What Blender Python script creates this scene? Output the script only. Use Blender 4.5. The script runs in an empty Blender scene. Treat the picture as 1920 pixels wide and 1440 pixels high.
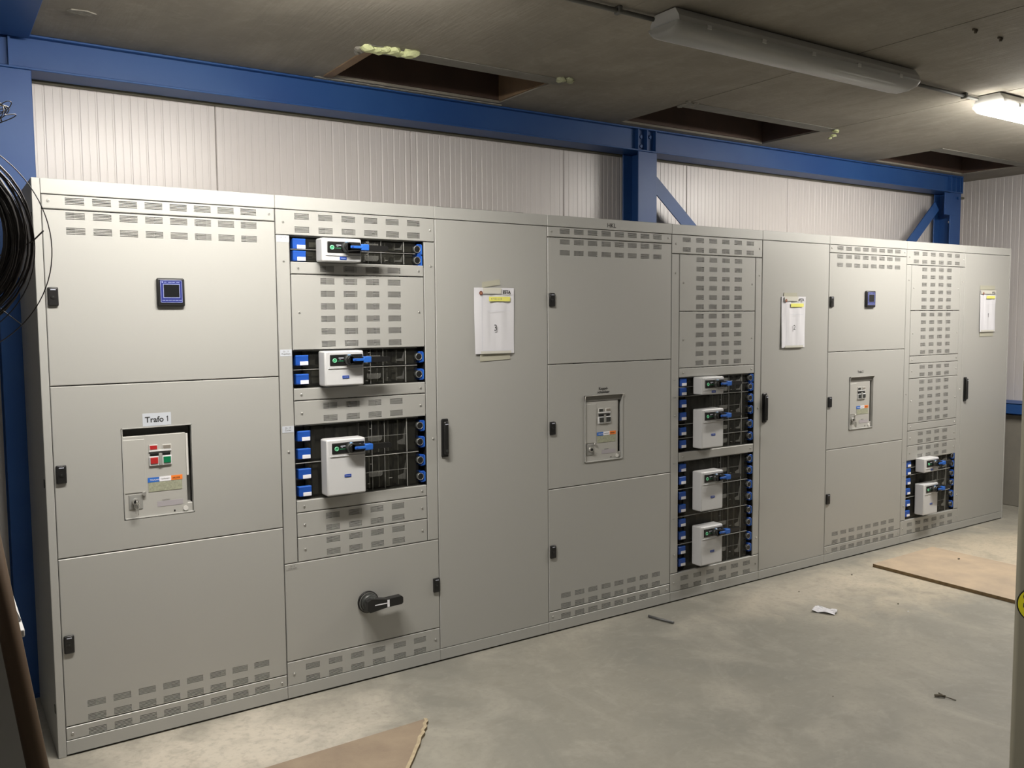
import bpy, bmesh, math, random
from mathutils import Vector, Matrix
random.seed(7)
sc = bpy.context.scene
COL = sc.collection
# ------------------------------------------------------------------ camera
cam = bpy.data.cameras.new('camera'); camo = bpy.data.objects.new('camera', cam); COL.objects.link(camo)
yaw, pitch, roll = 0.58913, -0.074785, -0.007777
fw = Vector((math.sin(yaw)*math.cos(pitch), math.cos(yaw)*math.cos(pitch), math.sin(pitch)))
rt = Vector((math.cos(yaw), -math.sin(yaw), 0)); up = rt.cross(fw)
r2 = rt*math.cos(roll)+up*math.sin(roll); u2 = -rt*math.sin(roll)+up*math.cos(roll)
M = Matrix((r2, u2, -fw)).transposed().to_4x4(); M.translation = Vector((-0.3419, -3.34708, 1.526))
camo.matrix_world = M
cam.sensor_fit = 'HORIZONTAL'; cam.sensor_width = 36; cam.lens = 36*1641.13/1920; cam.clip_start = 0.05
sc.camera = camo
# ------------------------------------------------------------------ world, exposure
w = bpy.data.worlds.new('world'); sc.world = w; w.use_nodes = True
w.node_tree.nodes['Background'].inputs[0].default_value = (0.9, 0.95, 1, 1)
w.node_tree.nodes['Background'].inputs[1].default_value = 0.02
sc.view_settings.view_transform = 'Standard'; sc.view_settings.look = 'None'
sc.view_settings.exposure = -0.2; sc.view_settings.gamma = 1; sc.view_settings.use_curve_mapping = False
LAMP_POWER = 96.0        # emission of the lit tubes' diffusers
LAMP_COL = (1.0, 0.95, 0.88)
REAR_FILL_POWER = 1.0         # unseen fittings added behind the viewer as fill light
# ------------------------------------------------------------------ materials
MATS = {}
def mat(name, col, rough=.5, metal=0., noise=None, bump=None, emit=None, spec=None, coat=None):
    """noise=(scale, amount, col2[,stretch]); bump=(scale,strength)"""
    if name in MATS: return MATS[name]
    m = bpy.data.materials.new(name); m.use_nodes = True; nt = m.node_tree; b = nt.nodes['Principled BSDF']
    b.inputs['Base Color'].default_value = (*col, 1); b.inputs['Roughness'].default_value = rough; b.inputs['Metallic'].default_value = metal
    if spec is not None: b.inputs['Specular IOR Level'].default_value = spec
    if coat: b.inputs['Coat Weight'].default_value = coat; b.inputs['Coat Roughness'].default_value = .15
    tc = nt.nodes.new('ShaderNodeTexCoord')
    if noise:
        mp = nt.nodes.new('ShaderNodeMapping'); nt.links.new(tc.outputs['Object'], mp.inputs[0])
        if len(noise) > 3: mp.inputs['Scale'].default_value = noise[3]
        n = nt.nodes.new('ShaderNodeTexNoise'); n.inputs['Scale'].default_value = noise[0]; n.inputs['Detail'].default_value = 6; n.inputs['Roughness'].default_value = .6
        nt.links.new(mp.outputs[0], n.inputs['Vector'])
        rp = nt.nodes.new('ShaderNodeMapRange'); rp.inputs[1].default_value = .35; rp.inputs[2].default_value = .68; rp.inputs[4].default_value = noise[1]
        nt.links.new(n.outputs[0], rp.inputs[0])
        mx = nt.nodes.new('ShaderNodeMix'); mx.data_type = 'RGBA'; mx.inputs[6].default_value = (*col, 1); mx.inputs[7].default_value = (*noise[2], 1)
        nt.links.new(rp.outputs[0], mx.inputs[0]); nt.links.new(mx.outputs[2], b.inputs['Base Color'])
    if bump:
        n2 = nt.nodes.new('ShaderNodeTexNoise'); n2.inputs['Scale'].default_value = bump[0]; n2.inputs['Detail'].default_value = 3
        nt.links.new(tc.outputs['Object'], n2.inputs['Vector'])
        bp = nt.nodes.new('ShaderNodeBump'); bp.inputs['Strength'].default_value = bump[1]; bp.inputs['Distance'].default_value = .002
        nt.links.new(n2.outputs[0], bp.inputs['Height']); nt.links.new(bp.outputs[0], b.inputs['Normal'])
    if emit:
        b.inputs['Emission Color'].default_value = (*emit[0], 1); b.inputs['Emission Strength'].default_value = emit[1]
    MATS[name] = m
    return m
GREY = mat('cabinet_paint', (.395, .393, .372), .42, .12, bump=(900, .12), spec=.6, noise=(1.3, .25, (.378, .38, .355)))
GREYE = mat('frame_paint', (.40, .40, .38), .42, .12, bump=(900, .1), spec=.6)
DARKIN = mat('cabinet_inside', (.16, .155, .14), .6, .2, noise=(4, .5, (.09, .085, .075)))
GALV = mat('galvanised', (.42, .42, .40), .42, .7, noise=(30, .6, (.30, .30, .29)))
BLACKP = mat('black_plastic', (.012, .012, .012), .35)
DGREYP = mat('dark_grey_plastic', (.035, .038, .036), .4)
WHITEP = mat('white_plastic', (.56, .565, .57), .38)
BLUEP = mat('blue_plastic', (.012, .075, .38), .4)
BLUEPL = mat('blue_plastic_light', (.022, .12, .48), .38)
NAVY = mat('navy_plate', (.01, .05, .30), .4)
TAG = mat('white_tag', (.80, .80, .84), .5)
TEXT = mat('print_black', (.02, .02, .02), .6)
TEXTW = mat('print_pale', (.45, .47, .55), .6)
TEXTG = mat('print_grey', (.16, .16, .15), .6)
CHROME = mat('screw_steel', (.66, .65, .62), .32, .75)
BLUE = mat('blue_steel', (.017, .068, .235), .46, spec=.35, noise=(2.6, .7, (.03, .095, .27)), bump=(60, .06))
LBL = mat('label_tape', (.50, .53, .58), .5)
BRKG = mat('breaker_grey', (.40, .395, .37), .45)
BRKL = mat('breaker_light', (.62, .61, .58), .4)
RED = mat('red_button', (.40, .02, .02), .4)
GREEN = mat('green_button', (.0, .16, .06), .4)
ORANGE = mat('orange_print', (.85, .22, .03), .5)
PLATEC = mat('rating_plate', (.36, .37, .27), .5, noise=(160, .6, (.18, .19, .14)))
PAPER = mat('paper', (.64, .64, .67), .7, noise=(9, .3, (.68, .67, .72)))
TAPE = mat('masking_tape', (.40, .39, .31), .6)
YEL = mat('highlighter', (.72, .70, .16), .7)
GREENL = mat('green_mark', (.05, .50, .20), .4)
WIRE = mat('black_wire', (.02, .016, .014), .45)
WOODD = mat('dark_wood', (.085, .05, .025), .55, noise=(14, .6, (.05, .03, .015), (1, 1, .15)))
FOAM = mat('foam', (.62, .66, .36), .9, noise=(40, .5, (.52, .56, .30)), bump=(120, 1))
RUSTB = mat('brown_board', (.085, .05, .035), .8, noise=(5, .6, (.05, .032, .025)))
TANW = mat('tan_wood', (.27, .18, .10), .75, noise=(8, .6, (.15, .09, .05)))
LAMPB = mat('lamp_housing', (.50, .50, .48), .5)
CURB = mat('curb_concrete', (.24, .225, .19), .85, noise=(4, .6, (.17, .16, .14)))
CONDUIT = mat('conduit_grey', (.12, .12, .11), .55)
BOXG = mat('grey_crate', (.36, .36, .35), .6, noise=(6, .3, (.30, .30, .29)))
POSTM = mat('post_paint', (.26, .245, .19), .45, bump=(50, .1))
SIGNY = mat('sign_yellow', (.72, .66, .02), .45)
DEBR = mat('debris', (.10, .085, .06), .8)
MORT = mat('mortar', (.30, .285, .24), .95, noise=(50, .8, (.18, .17, .15)), bump=(90, 1))

def clear_mat(name, tint, fac, rough, base=.55):
    m = bpy.data.materials.new(name); m.use_nodes = True; nt = m.node_tree; nt.nodes.clear()
    o = nt.nodes.new('ShaderNodeOutputMaterial'); mx = nt.nodes.new('ShaderNodeMixShader'); t = nt.nodes.new('ShaderNodeBsdfTransparent'); p = nt.nodes.new('ShaderNodeBsdfPrincipled')
    t.inputs[0].default_value = (*tint, 1); p.inputs['Base Color'].default_value = (base, base, base*.95, 1); p.inputs['Roughness'].default_value = rough
    lw = nt.nodes.new('ShaderNodeLayerWeight'); lw.inputs[0].default_value = .35
    ad = nt.nodes.new('ShaderNodeMath'); ad.operation = 'MULTIPLY_ADD'; ad.inputs[1].default_value = .5; ad.inputs[2].default_value = fac
    nt.links.new(lw.outputs['Fresnel'], ad.inputs[0]); nt.links.new(ad.outputs[0], mx.inputs[0])
    nt.links.new(t.outputs[0], mx.inputs[1]); nt.links.new(p.outputs[0], mx.inputs[2]); nt.links.new(mx.outputs[0], o.inputs[0])
    return m
CLEAR = clear_mat('clear_plastic', (.86, .86, .83), .07, .10, .08)
GLARE = clear_mat('glare_plastic', (.85, .85, .83), .12, .2, .4)  # translucent shapes standing in for glare on the clear covers
CLEARR = clear_mat('clear_plastic_rib', (.8, .8, .78), .42, .25)
RIBW = clear_mat('clear_edge', (.9, .9, .88), .62, .2)
FROST = clear_mat('frosted_plastic', (.8, .8, .78), .50, .3)

def concrete(name, base, dark, light, streak=None, scale=1.0, rough=.7, warm=None):
    m = bpy.data.materials.new(name); m.use_nodes = True; nt = m.node_tree; b = nt.nodes['Principled BSDF']
    tc = nt.nodes.new('ShaderNodeTexCoord')
    def nz(sc_, det, stretch=None, dist=0):
        mp = nt.nodes.new('ShaderNodeMapping'); nt.links.new(tc.outputs['Object'], mp.inputs[0])
        if stretch: mp.inputs['Scale'].default_value = stretch
        n = nt.nodes.new('ShaderNodeTexNoise'); n.inputs['Scale'].default_value = sc_*scale; n.inputs['Detail'].default_value = det; n.inputs['Roughness'].default_value = .62; n.inputs['Distortion'].default_value = dist
        nt.links.new(mp.outputs[0], n.inputs['Vector']); return n.outputs[0]
    def mix(a, bb, f, amt, lo=.4, hi=.65):
        rp = nt.nodes.new('ShaderNodeMapRange'); rp.inputs[1].default_value = lo; rp.inputs[2].default_value = hi; rp.inputs[4].default_value = amt
        nt.links.new(f, rp.inputs[0]); mx = nt.nodes.new('ShaderNodeMix'); mx.data_type = 'RGBA'
        if hasattr(a, 'links'): nt.links.new(a, mx.inputs[6])
        else: mx.inputs[6].default_value = (*a, 1)
        mx.inputs[7].default_value = (*bb, 1); nt.links.new(rp.outputs[0], mx.inputs[0]); return mx.outputs[2]
    c = mix(base, dark, nz(1.1, 7, None, .6), .8)
    c = mix(c, light, nz(2.3, 8, (1, .7, 1), 1.2), .7, .5, .72)
    if streak: c = mix(c, dark, nz(5, 5, streak), .55, .45, .7)
    if warm:
        # dusty zones with a place of their own on the slab: (centre x, centre y, radius, colour)
        sp = nt.nodes.new('ShaderNodeSeparateXYZ'); nt.links.new(tc.outputs['Object'], sp.inputs[0])
        for (cx, cy, rx, ry, colw, amt) in warm:
            mpw = nt.nodes.new('ShaderNodeMapping'); nt.links.new(tc.outputs['Object'], mpw.inputs[0])
            mpw.inputs['Location'].default_value = (-cx/rx, -cy/ry, 0); mpw.inputs['Scale'].default_value = (1/rx, 1/ry, 0)
            ln = nt.nodes.new('ShaderNodeVectorMath'); ln.operation = 'LENGTH'; nt.links.new(mpw.outputs[0], ln.inputs[0])
            nn = nz(3.5, 6, None, .8); s = nt.nodes.new('ShaderNodeMath'); s.operation = 'MULTIPLY_ADD'; s.inputs[1].default_value = 1.4; nt.links.new(nn, s.inputs[0]); nt.links.new(ln.outputs['Value'], s.inputs[2])
            rp = nt.nodes.new('ShaderNodeMapRange'); rp.inputs[1].default_value = 1.1; rp.inputs[2].default_value = 1.9; rp.inputs[3].default_value = amt; rp.inputs[4].default_value = 0
            nt.links.new(s.outputs[0], rp.inputs[0]); mx = nt.nodes.new('ShaderNodeMix'); mx.data_type = 'RGBA'
            nt.links.new(c, mx.inputs[6]); mx.inputs[7].default_value = (*colw, 1); nt.links.new(rp.outputs[0], mx.inputs[0]); c = mx.outputs[2]
    c = mix(c, tuple(x*.72 for x in base), nz(7, 6, None, .5), .45, .52, .70)
    c = mix(c, tuple(x*1.25 for x in base), nz(12, 6, (1, 1.6, 1), 1), .35, .54, .72)
    c = mix(c, tuple(x*.75 for x in base), nz(38, 4), .4, .5, .72)
    nt.links.new(c, b.inputs['Base Color']); b.inputs['Roughness'].default_value = rough
    bp = nt.nodes.new('ShaderNodeBump'); bp.inputs['Strength'].default_value = .35; bp.inputs['Distance'].default_value = .004
    nt.links.new(nz(26, 5, streak), bp.inputs['Height']); nt.links.new(bp.outputs[0], b.inputs['Normal'])
    return m
FLOORM = concrete('floor_concrete', (.265, .252, .212), (.185, .182, .16), (.36, .34, .29), rough=.6,
    warm=[(.50, -.28, .62, .36, (.56, .51, .43), .85), (.1, -.8, .6, .5, (.44, .38, .30), .7), (5.1, -.5, 1.5, .45, (.56, .48, .36), .7), (3.7, -.28, .8, .22, (.48, .43, .35), .6)])
CEILM = concrete('ceiling_concrete', (.29, .265, .22), (.205, .187, .155), (.34, .315, .26), streak=(2.2, .25, 1), rough=.85)
def wood_mat(name, a, b2, sc_):
    return mat(name, a, .7, noise=(sc_, .9, b2), bump=(220, .5))
PLY = wood_mat('plywood', (.46, .36, .255), (.34, .275, .205), 5)
PLYD = wood_mat('dusty_board', (.30, .235, .165), (.20, .15, .11), 5)
EDGE = wood_mat('board_edge', (.20, .135, .06), (.11, .07, .03), 40)

# ------------------------------------------------------------------ mesh helpers
class MB:
    def __init__(s): s.bm = bmesh.new(); s.mats = []
    def mi(s, m):
        if m not in s.mats: s.mats.append(m)
        return s.mats.index(m)
    def box(s, x0, x1, y0, y1, z0, z1, m, bev=0, seg=1, rot=None):
        g = bmesh.ops.create_cube(s.bm, size=1)
        vs = g['verts']; c = Vector(((x0+x1)/2, (y0+y1)/2, (z0+z1)/2))
        for v in vs: v.co = Vector((v.co.x*(x1-x0), v.co.y*(y1-y0), v.co.z*(z1-z0)))
        fs = list({f for v in vs for f in v.link_faces}); k = s.mi(m)
        for f in fs: f.material_index = k
        if bev:
            es = list({e for v in vs for e in v.link_edges})
            r = bmesh.ops.bevel(s.bm, geom=es, offset=bev, segments=seg, affect='EDGES', profile=.5)
            vs = list({v for f in r['faces'] for v in f.verts} | {v for v in vs if v.is_valid})
            for f in r['faces']: f.material_index = k
            if seg > 1:
                for f in r['faces']: f.smooth = True
        for v in vs:
            if rot is not None: v.co = rot @ v.co
            v.co += c
        return s
    def cyl(s, c, r, h, axis, m, n=20, r2=None, smooth=True, bev=0):
        """axis vector; c = centre"""
        g = bmesh.ops.create_cone(s.bm, cap_ends=True, segments=n, radius1=r, radius2=r if r2 is None else r2, depth=h)
        q = Vector((0, 0, 1)).rotation_difference(Vector(axis).normalized()).to_matrix()
        vs = g['verts']; k = s.mi(m)
        for f in {f for v in vs for f in v.link_faces}:
            f.material_index = k
            if smooth and len(f.verts) == 4: f.smooth = True
        for v in vs: v.co = q @ v.co + Vector(c)
        return s
    def prism(s, pts, a0, a1, m, plane='XZ', bev=0):
        """polygon in plane extruded along the remaining axis from a0 to a1"""
        def P(u, v, a): return {'XZ': (u, a, v), 'XY': (u, v, a), 'YZ': (a, u, v)}[plane]
        lo = [s.bm.verts.new(P(u, v, a0)) for u, v in pts]; hi = [s.bm.verts.new(P(u, v, a1)) for u, v in pts]
        k = s.mi(m); fs = [s.bm.faces.new(lo), s.bm.faces.new(hi[::-1])]
        n = len(pts)
        for i in range(n): fs.append(s.bm.faces.new((lo[i], hi[i], hi[(i+1) % n], lo[(i+1) % n])))
        for f in fs: f.material_index = k
        bmesh.ops.recalc_face_normals(s.bm, faces=fs)
        return s
    def tube(s, pts, r, m, n=6, closed=False):
        pts = [Vector(p) for p in pts]; k = s.mi(m); rings = []; N = len(pts); prev = None
        for i, p in enumerate(pts):
            if closed: t = pts[(i+1) % N]-pts[i-1]
            else: t = pts[min(i+1, N-1)]-pts[max(i-1, 0)]
            t.normalize()
            a = (prev - t*prev.dot(t)) if prev is not None else t.orthogonal()
            if a.length < 1e-6: a = t.orthogonal()
            a.normalize(); prev = a; b = t.cross(a)
            rings.append([s.bm.verts.new(p+a*(r*math.cos(2*math.pi*j/n))+b*(r*math.sin(2*math.pi*j/n))) for j in range(n)])
        for i in range(N if closed else N-1):
            A, B = rings[i], rings[(i+1) % N]
            for j in range(n):
                f = s.bm.faces.new((A[j], A[(j+1) % n], B[(j+1) % n], B[j])); f.smooth = True; f.material_index = k
        if not closed:
            for R_ in (rings[0][::-1], rings[-1]):
                f = s.bm.faces.new(R_); f.material_index = k
        return s
    def quad(s, p, m):
        f = s.bm.faces.new([s.bm.verts.new(q) for q in p]); f.material_index = s.mi(m); return s
    def mesh(s, name):
        me = bpy.data.meshes.new(name); s.bm.normal_update(); s.bm.to_mesh(me); s.bm.free()
        for m in s.mats: me.materials.append(m)
        return me
    def build(s, name, parent=None, loc=(0, 0, 0), **tags):
        return link(name, s.mesh(name), parent, loc, **tags)
def link(name, me, parent=None, loc=(0, 0, 0), rotz=0, **tags):
    o = bpy.data.objects.new(name, me); COL.objects.link(o); o.location = loc; o.rotation_euler = (0, 0, rotz)
    if parent: o.parent = parent
    for k, v in tags.items(): o[k] = v
    return o
def thing(name, label, cat, loc=(0, 0, 0), rotz=0, group=None):
    o = bpy.data.objects.new(name, None); COL.objects.link(o); o.location = loc; o.rotation_euler = (0, 0, rotz); o.empty_display_size = .05
    o['label'] = label; o['category'] = cat
    if group: o['group'] = group
    return o
def text(body, size, x, y, z, m, parent, name='lettering', align='LEFT', bold=0, sx=1, rot=None, spacing=.95):
    cu = bpy.data.curves.new(name, 'FONT'); cu.body = body; cu.size = size; cu.align_x = align; cu.extrude = .0002; cu.offset = bold; cu.resolution_u = 3; cu.space_line = spacing
    t = bpy.data.objects.new('t', cu); me = bpy.data.meshes.new_from_object(t); bpy.data.objects.remove(t); bpy.data.curves.remove(cu)
    me.name = name; me.materials.append(m)
    for v in me.vertices:
        c = v.co; v.co = Vector((c.x*sx, -c.z, c.y))
    o = link(name, me, parent, (x, y, z))
    if rot: o.rotation_euler = rot
    return o

def one(h, x, y, z, m, parent):
    b = MB(); b.prism([(.20*h, 0), (.33*h, 0), (.33*h, h), (.25*h, h), (.06*h, .80*h), (.06*h, .68*h), (.20*h, .77*h)], -.0002, .0002, m); return b.build('lettering', parent, (x, y, z))
def panel_mesh(name, W, H, holes, m, th=.016, bev=.0022, inner=None):
    """sheet-metal panel, origin bottom-left of its front; holes = (x0,x1,z0,z1)"""
    b = MB(); k = b.mi(m); bm = b.bm; ki = b.mi(inner) if inner else k
    def q(ps, kk=k):
        f = bm.faces.new([bm.verts.new(p) for p in ps]); f.material_index = kk
    e = bev
    # chamfered rim + sides
    O = [(0, 0), (W, 0), (W, H), (0, H)]; I = [(e, e), (W-e, e), (W-e, H-e), (e, H-e)]
    for i in range(4):
        j = (i+1) % 4
        q([(O[i][0], e, O[i][1]), (O[j][0], e, O[j][1]), (I[j][0], 0, I[j][1]), (I[i][0], 0, I[i][1])])
        q([(O[i][0], th, O[i][1]), (O[j][0], th, O[j][1]), (O[j][0], e, O[j][1]), (O[i][0], e, O[i][1])])
    zs = sorted({e, H-e} | {h[2] for h in holes} | {h[3] for h in holes})
    for z0, z1 in zip(zs, zs[1:]):
        row = sorted([h for h in holes if h[2] <= z0+1e-9 and h[3] >= z1-1e-9]); x = e
        for h in row:
            q([(x, 0, z0), (h[0], 0, z0), (h[0], 0, z1), (x, 0, z1)]); x = h[1]
        q([(x, 0, z0), (W-e, 0, z0), (W-e, 0, z1), (x, 0, z1)])
    for (x0, x1, z0, z1) in holes:
        d = .0025 if (z1-z0) < .02 else th
        q([(x0, 0, z0), (x1, 0, z0), (x1, d, z0), (x0, d, z0)], ki); q([(x0, d, z1), (x1, d, z1), (x1, 0, z1), (x0, 0, z1)], ki)
        q([(x0, d, z0), (x0, d, z1), (x0, 0, z1), (x0, 0, z0)], ki); q([(x1, 0, z0), (x1, 0, z1), (x1, d, z1), (x1, d, z0)], ki)
    return b.mesh(name)
def slots(xs, zs, w=.0595, n=5, h=.0026, p=.0050):
    return [(x, x+w, z+(i-(n-1)/2)*p-h/2, z+(i-(n-1)/2)*p+h/2) for x in xs for z in zs for i in range(n)]
CACHE = {}
def cached(key, fn):
    if key not in CACHE: CACHE[key] = fn()
    return CACHE[key]
# ------------------------------------------------------------------ shared small parts
def screw_mesh():
    b = MB(); b.cyl((0, -.0006, 0), .0062, .0012, (0, -1, 0), GREYE, 14)
    b.cyl((0, -.0022, 0), .0050, .0030, (0, -1, 0), CHROME, 14, r2=.0032); b.cyl((0, -.0038, 0), .0015, .0006, (0, -1, 0), DGREYP, 6)
    return b.mesh('screw')
def latch_mesh():
    b = MB(); b.box(0, .033, -.010, .001, 0, .064, BLACKP, .004, 2); b.cyl((.0165, -.0105, .032), .008, .003, (0, -1, 0), BLACKP, 16); b.cyl((.0165, -.0115, .032), .003, .002, (0, -1, 0), DGREYP, 6)
    b.box(.009, .025, -.0108, -.0098, .054, .057, TEXTW); return b.mesh('latch')
def handle_mesh():
    b = MB(); b.box(0, .036, -.008, .001, 0, .17, BLACKP, .005, 2); b.box(.006, .030, -.024, -.008, .012, .160, BLACKP, .007, 2)
    b.box(.011, .025, -.0248, -.0235, .145, .149, TEXTW); b.cyl((.018, -.024, .03), .006, .003, (0, -1, 0), DGREYP, 14); return b.mesh('swing_handle')
def screw(parent, x, z, y=0): link('screw', cached('screw', screw_mesh), parent, (x, y, z))
def latch(parent, x, z): link('latch', cached('latch', latch_mesh), parent, (x, 0, z))

GAP = .0018
def panel(cab, name, x0, x1, z0, z1, holes=(), screws=(), key=None, **tags):
    """holes given in cabinet coordinates"""
    W, H = x1-x0-2*GAP, z1-z0-2*GAP
    hl = [(a-x0-GAP, b_-x0-GAP, c-z0-GAP, d-z0-GAP) for a, b_, c, d in holes]
    k = (name, round(W, 4), round(H, 4), tuple((round(h[0], 4), round(h[2], 4), round(h[3], 4)) for h in hl))
    me = cached(k, lambda: panel_mesh(name, W, H, hl, GREY, inner=GREYE))
    o = link(name, me, cab, (x0+GAP, 0, z0+GAP), **tags)
    for sx, sz in screws: screw(o, sx-x0-GAP, sz-z0-GAP)
    return o
def body(cab, W, left=False, right=False, D=.6, inset=()):
    b = MB(); t = .002
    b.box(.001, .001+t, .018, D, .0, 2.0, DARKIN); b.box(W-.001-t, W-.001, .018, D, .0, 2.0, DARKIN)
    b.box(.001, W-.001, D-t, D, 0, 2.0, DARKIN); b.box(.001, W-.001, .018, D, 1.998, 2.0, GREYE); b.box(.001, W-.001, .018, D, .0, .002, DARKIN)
    b.box(.001, W-.001, .010, .55, -.006, .001, BLACKP)
    b.build('carcass', cab)
    for nm, z0, z1 in (('top_rail', 1.95, 2.002), ('bottom_rail', .0, .05)):
        r = MB(); r.box(.0006, W-.0006, -.0012, .04, z0+.001, z1, GREYE, .0012); r.build(nm, cab)
    # inner posts and mounting plate seen through slots and bays
    b = MB()
    b.box(.004, .03, .022, .06, .05, 1.95, GALV); b.box(W-.03, W-.004, .022, .06, .05, 1.95, GALV)
    b.build('inner_post', cab)
    b = MB(); b.box(.03, W-.03, .105, .108, .06, 1.94, GALV)
    for i in range(5):
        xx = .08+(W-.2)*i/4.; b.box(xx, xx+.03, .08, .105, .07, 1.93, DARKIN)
    b.build('mounting_plate', cab)
    if left:
        e = MB(); e.box(-.026, -.0004, -.0015, D, -.006, 2.002, GREYE, .0015); o = e.build('end_panel', cab)
        for z in (.15, .95, 1.86): MB().box(-.0285, -.0255, .02, .035, z, z+.03, BLACKP, .001).build('cover_plug', o)
    if right:
        e = MB(); e.box(W+.0004, W+.014, -.0015, D, -.006, 2.002, GREYE, .0015); e.build('end_panel', cab)

def A_column(X, label, window=None, meter=False, txt=None, tape=False):
    cab = thing('switchgear_cabinet', label, 'electrical cabinet', (X, 0, .006)); W = .8; body(cab, W, left=(X == 0))
    vx = [.073+.085*i for i in range(8)]
    panel(cab, 'vent_strip', 0, W, 1.90, 1.95, slots(vx, [1.930]), [(.022, 1.928), (.777, 1.928)])
    d1 = panel(cab, 'door', 0, W, 1.30, 1.90, slots(vx, [1.880, 1.829]))
    latch(d1, .005, .272)
    wx0, wx1, wz0, wz1 = .2185, .4625, .807, 1.138
    d2 = panel(cab, 'door', 0, W, .70, 1.30, [(wx0, wx1, wz0, wz1)]); latch(d2, .005, .262)
    d3 = panel(cab, 'door', 0, W, .10, .70, slots(vx, [.168, .118])); latch(d3, .005, .262)
    panel(cab, 'vent_strip', 0, W, .05, .10, slots(vx, [.067]), [(.022, .074), (.777, .072)])
    if meter:
        b = MB(); b.box(0, .097, -.014, 0, 0, .103, BLACKP, .006, 2); b.box(.011, .088, -.0152, -.013, .014, .096, mat('meter_face', (.022, .03, .16), .3), .002)
        lt = mat('meter_line', (.26, .29, .50), .4); bl = mat('meter_screen', (.012, .013, .014), .12)
        for (x0, x1, z0, z1) in ((.012, .087, .0935, .095), (.012, .087, .015, .0165), (.012, .0135, .015, .095), (.0855, .087, .015, .095)): b.box(x0, x1, -.0157, -.015, z0, z1, lt)
        b.box(.021, .079, -.0157, -.015, .032, .082, lt); b.box(.023, .077, -.0161, -.0155, .034, .080, bl)
        b.cyl((.019, -.0154, .0885), .0028, .001, (0, -1, 0), lt, 10)
        for i, wd in enumerate((.008, .012, .009, .011)): b.box(.025+i*.014, .025+i*.014+wd, -.0157, -.015, .087, .0888, lt)
        for i in range(6): b.box(.017+i*.0115, .0265+i*.0115, -.0157, -.015, .022, .0245, lt)
        b.build('panel_meter', d1, (.354, 0, .270), label='dark blue square meter with a black screen')
    # breaker in the window of the middle door
    fr = MB(); t = .004; pr = .0012 if not tape else .005
    f = (wx0, wx1, wz0-.70, wz1-.70)
    for (x0, x1, z0, z1) in ((f[0], f[0]+t, f[2], f[3]), (f[1]-t, f[1], f[2], f[3]), (f[0], f[1], f[2], f[2]+t), (f[0], f[1], f[3]-t, f[3])):
        fr.box(x0, x1, -pr, .02, z0, z1, GREYE, .0005)
    if tape:
        fr.prism([(-.004, f[3]-.004), (-.012, f[3]-.001), (-.012, f[3]), (.0, f[3])], f[0], f[1]+.003, BRKL, 'YZ')
        fr.prism([(.0, f[3]-.003), (.004, f[3]-.030), (.006, f[3]-.030), (.002, f[3]-.003)], f[0]+.008, f[1]-.004, mat('hood_grey', (.20, .195, .18), .5), 'YZ')
        fr.prism([(-.011, f[3]), (0, f[3]), (0, f[3]-.035)], f[0], f[0]+.002, BRKL, 'YZ'); fr.prism([(-.011, f[3]), (0, f[3]), (0, f[3]-.035)], f[1]-.002, f[1], BRKL, 'YZ')
    fr.build('window_frame', d2)
    b = MB(); b.box(wx0, wx1, .055, .10, wz0-.02, wz1+.02, mat('recess_grey', (.20, .195, .18), .6))
    b.box(wx0+.003, wx0+.222, .006, .055, wz0+.001, wz1-.030, BRKG, .002)
    b.box(wx0+.003, wx1-.003, .007, .055, wz0+.001, wz0+.038, BRKG, .002)
    b.box(wx0+.224, wx1-.012, .014, .05, wz0+.14, wz1-.034, BRKL, .001)
    br = b.build('circuit_breaker', cab)
    b = MB(); b.box(wx0+.004, wx0+.079, .0035, .008, .902, 1.096, BRKG, .0015); b.build('side_cover', br)
    x = wx0
    b = MB(); b.box(x+.092, x+.170, -.001, .008, .995, 1.030, WHITEP, .002); b.box(x+.092, x+.170, .001, .008, 1.046, 1.052, WHITEP, .001)
    b.box(x+.094, x+.122, .002, .008, 1.053, 1.072, BRKL); b.box(x+.140, x+.170, .002, .008, 1.053, 1.070, BRKL)
    b.box(x+.096, x+.126, .001, .006, 1.031, 1.042, BLACKP, .001); b.box(x+.136, x+.166, .001, .006, 1.031, 1.042, BLACKP, .001)
    b.box(x+.125, x+.137, -.004, .0, .996, 1.040, CLEARR, .001); b.build('button_guard', br)
    b = MB(); b.box(x+.096, x+.122, -.004, .002, 1.003, 1.026, RED if not tape else DGREYP, .001); b.build('off_button', br, label='red push button' if not tape else 'dark push button')
    b = MB(); b.box(x+.141, x+.166, -.004, .002, 1.003, 1.026, GREEN if not tape else DGREYP, .001); b.build('on_button', br, label='green push button' if not tape else 'dark push button')
    MB().box(x+.096, x+.121, .0012, .004, 1.055, 1.069, RED if not tape else DGREYP).build('status_flag', br); MB().box(x+.142, x+.168, .0012, .004, 1.056, 1.068, mat('flag_grey', (.22, .2, .17), .5)).build('status_flag', br)
    b = MB(); y = .0045
    b.box(x+.085, x+.125, y, .007, .935, .952, mat('sticker_blue', (.03, .14, .50), .4)); b.box(x+.125, x+.166, y, .007, .9355, .9525, TAG); b.box(x+.166, x+.206, y, .007, .936, .953, ORANGE)
    b.box(x+.087, x+.204, y, .007, .900, .934, PLATEC)
    rp = b.build('rating_sticker', br, label='sticker with blue, white and orange fields over a printed plate')
    text('TERASAKI', .0075, x+.092, y-.0004, .9405, TAG, br); text('TemPower2', .0062, x+.129, y-.0004, .9425, TEXTG, br); text('AR332S', .0085, x+.170, y-.0004, .941, TEXT, br)
    b = MB(); b.box(x+.115, x+.205, .0052, .0066, .842, .862, mat('caution_strip', (.36, .34, .36), .5)); b.build('caution_strip', br)
    text('CAUTION', .006, x+.132, .0048, .864, TEXTG, br)
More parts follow.
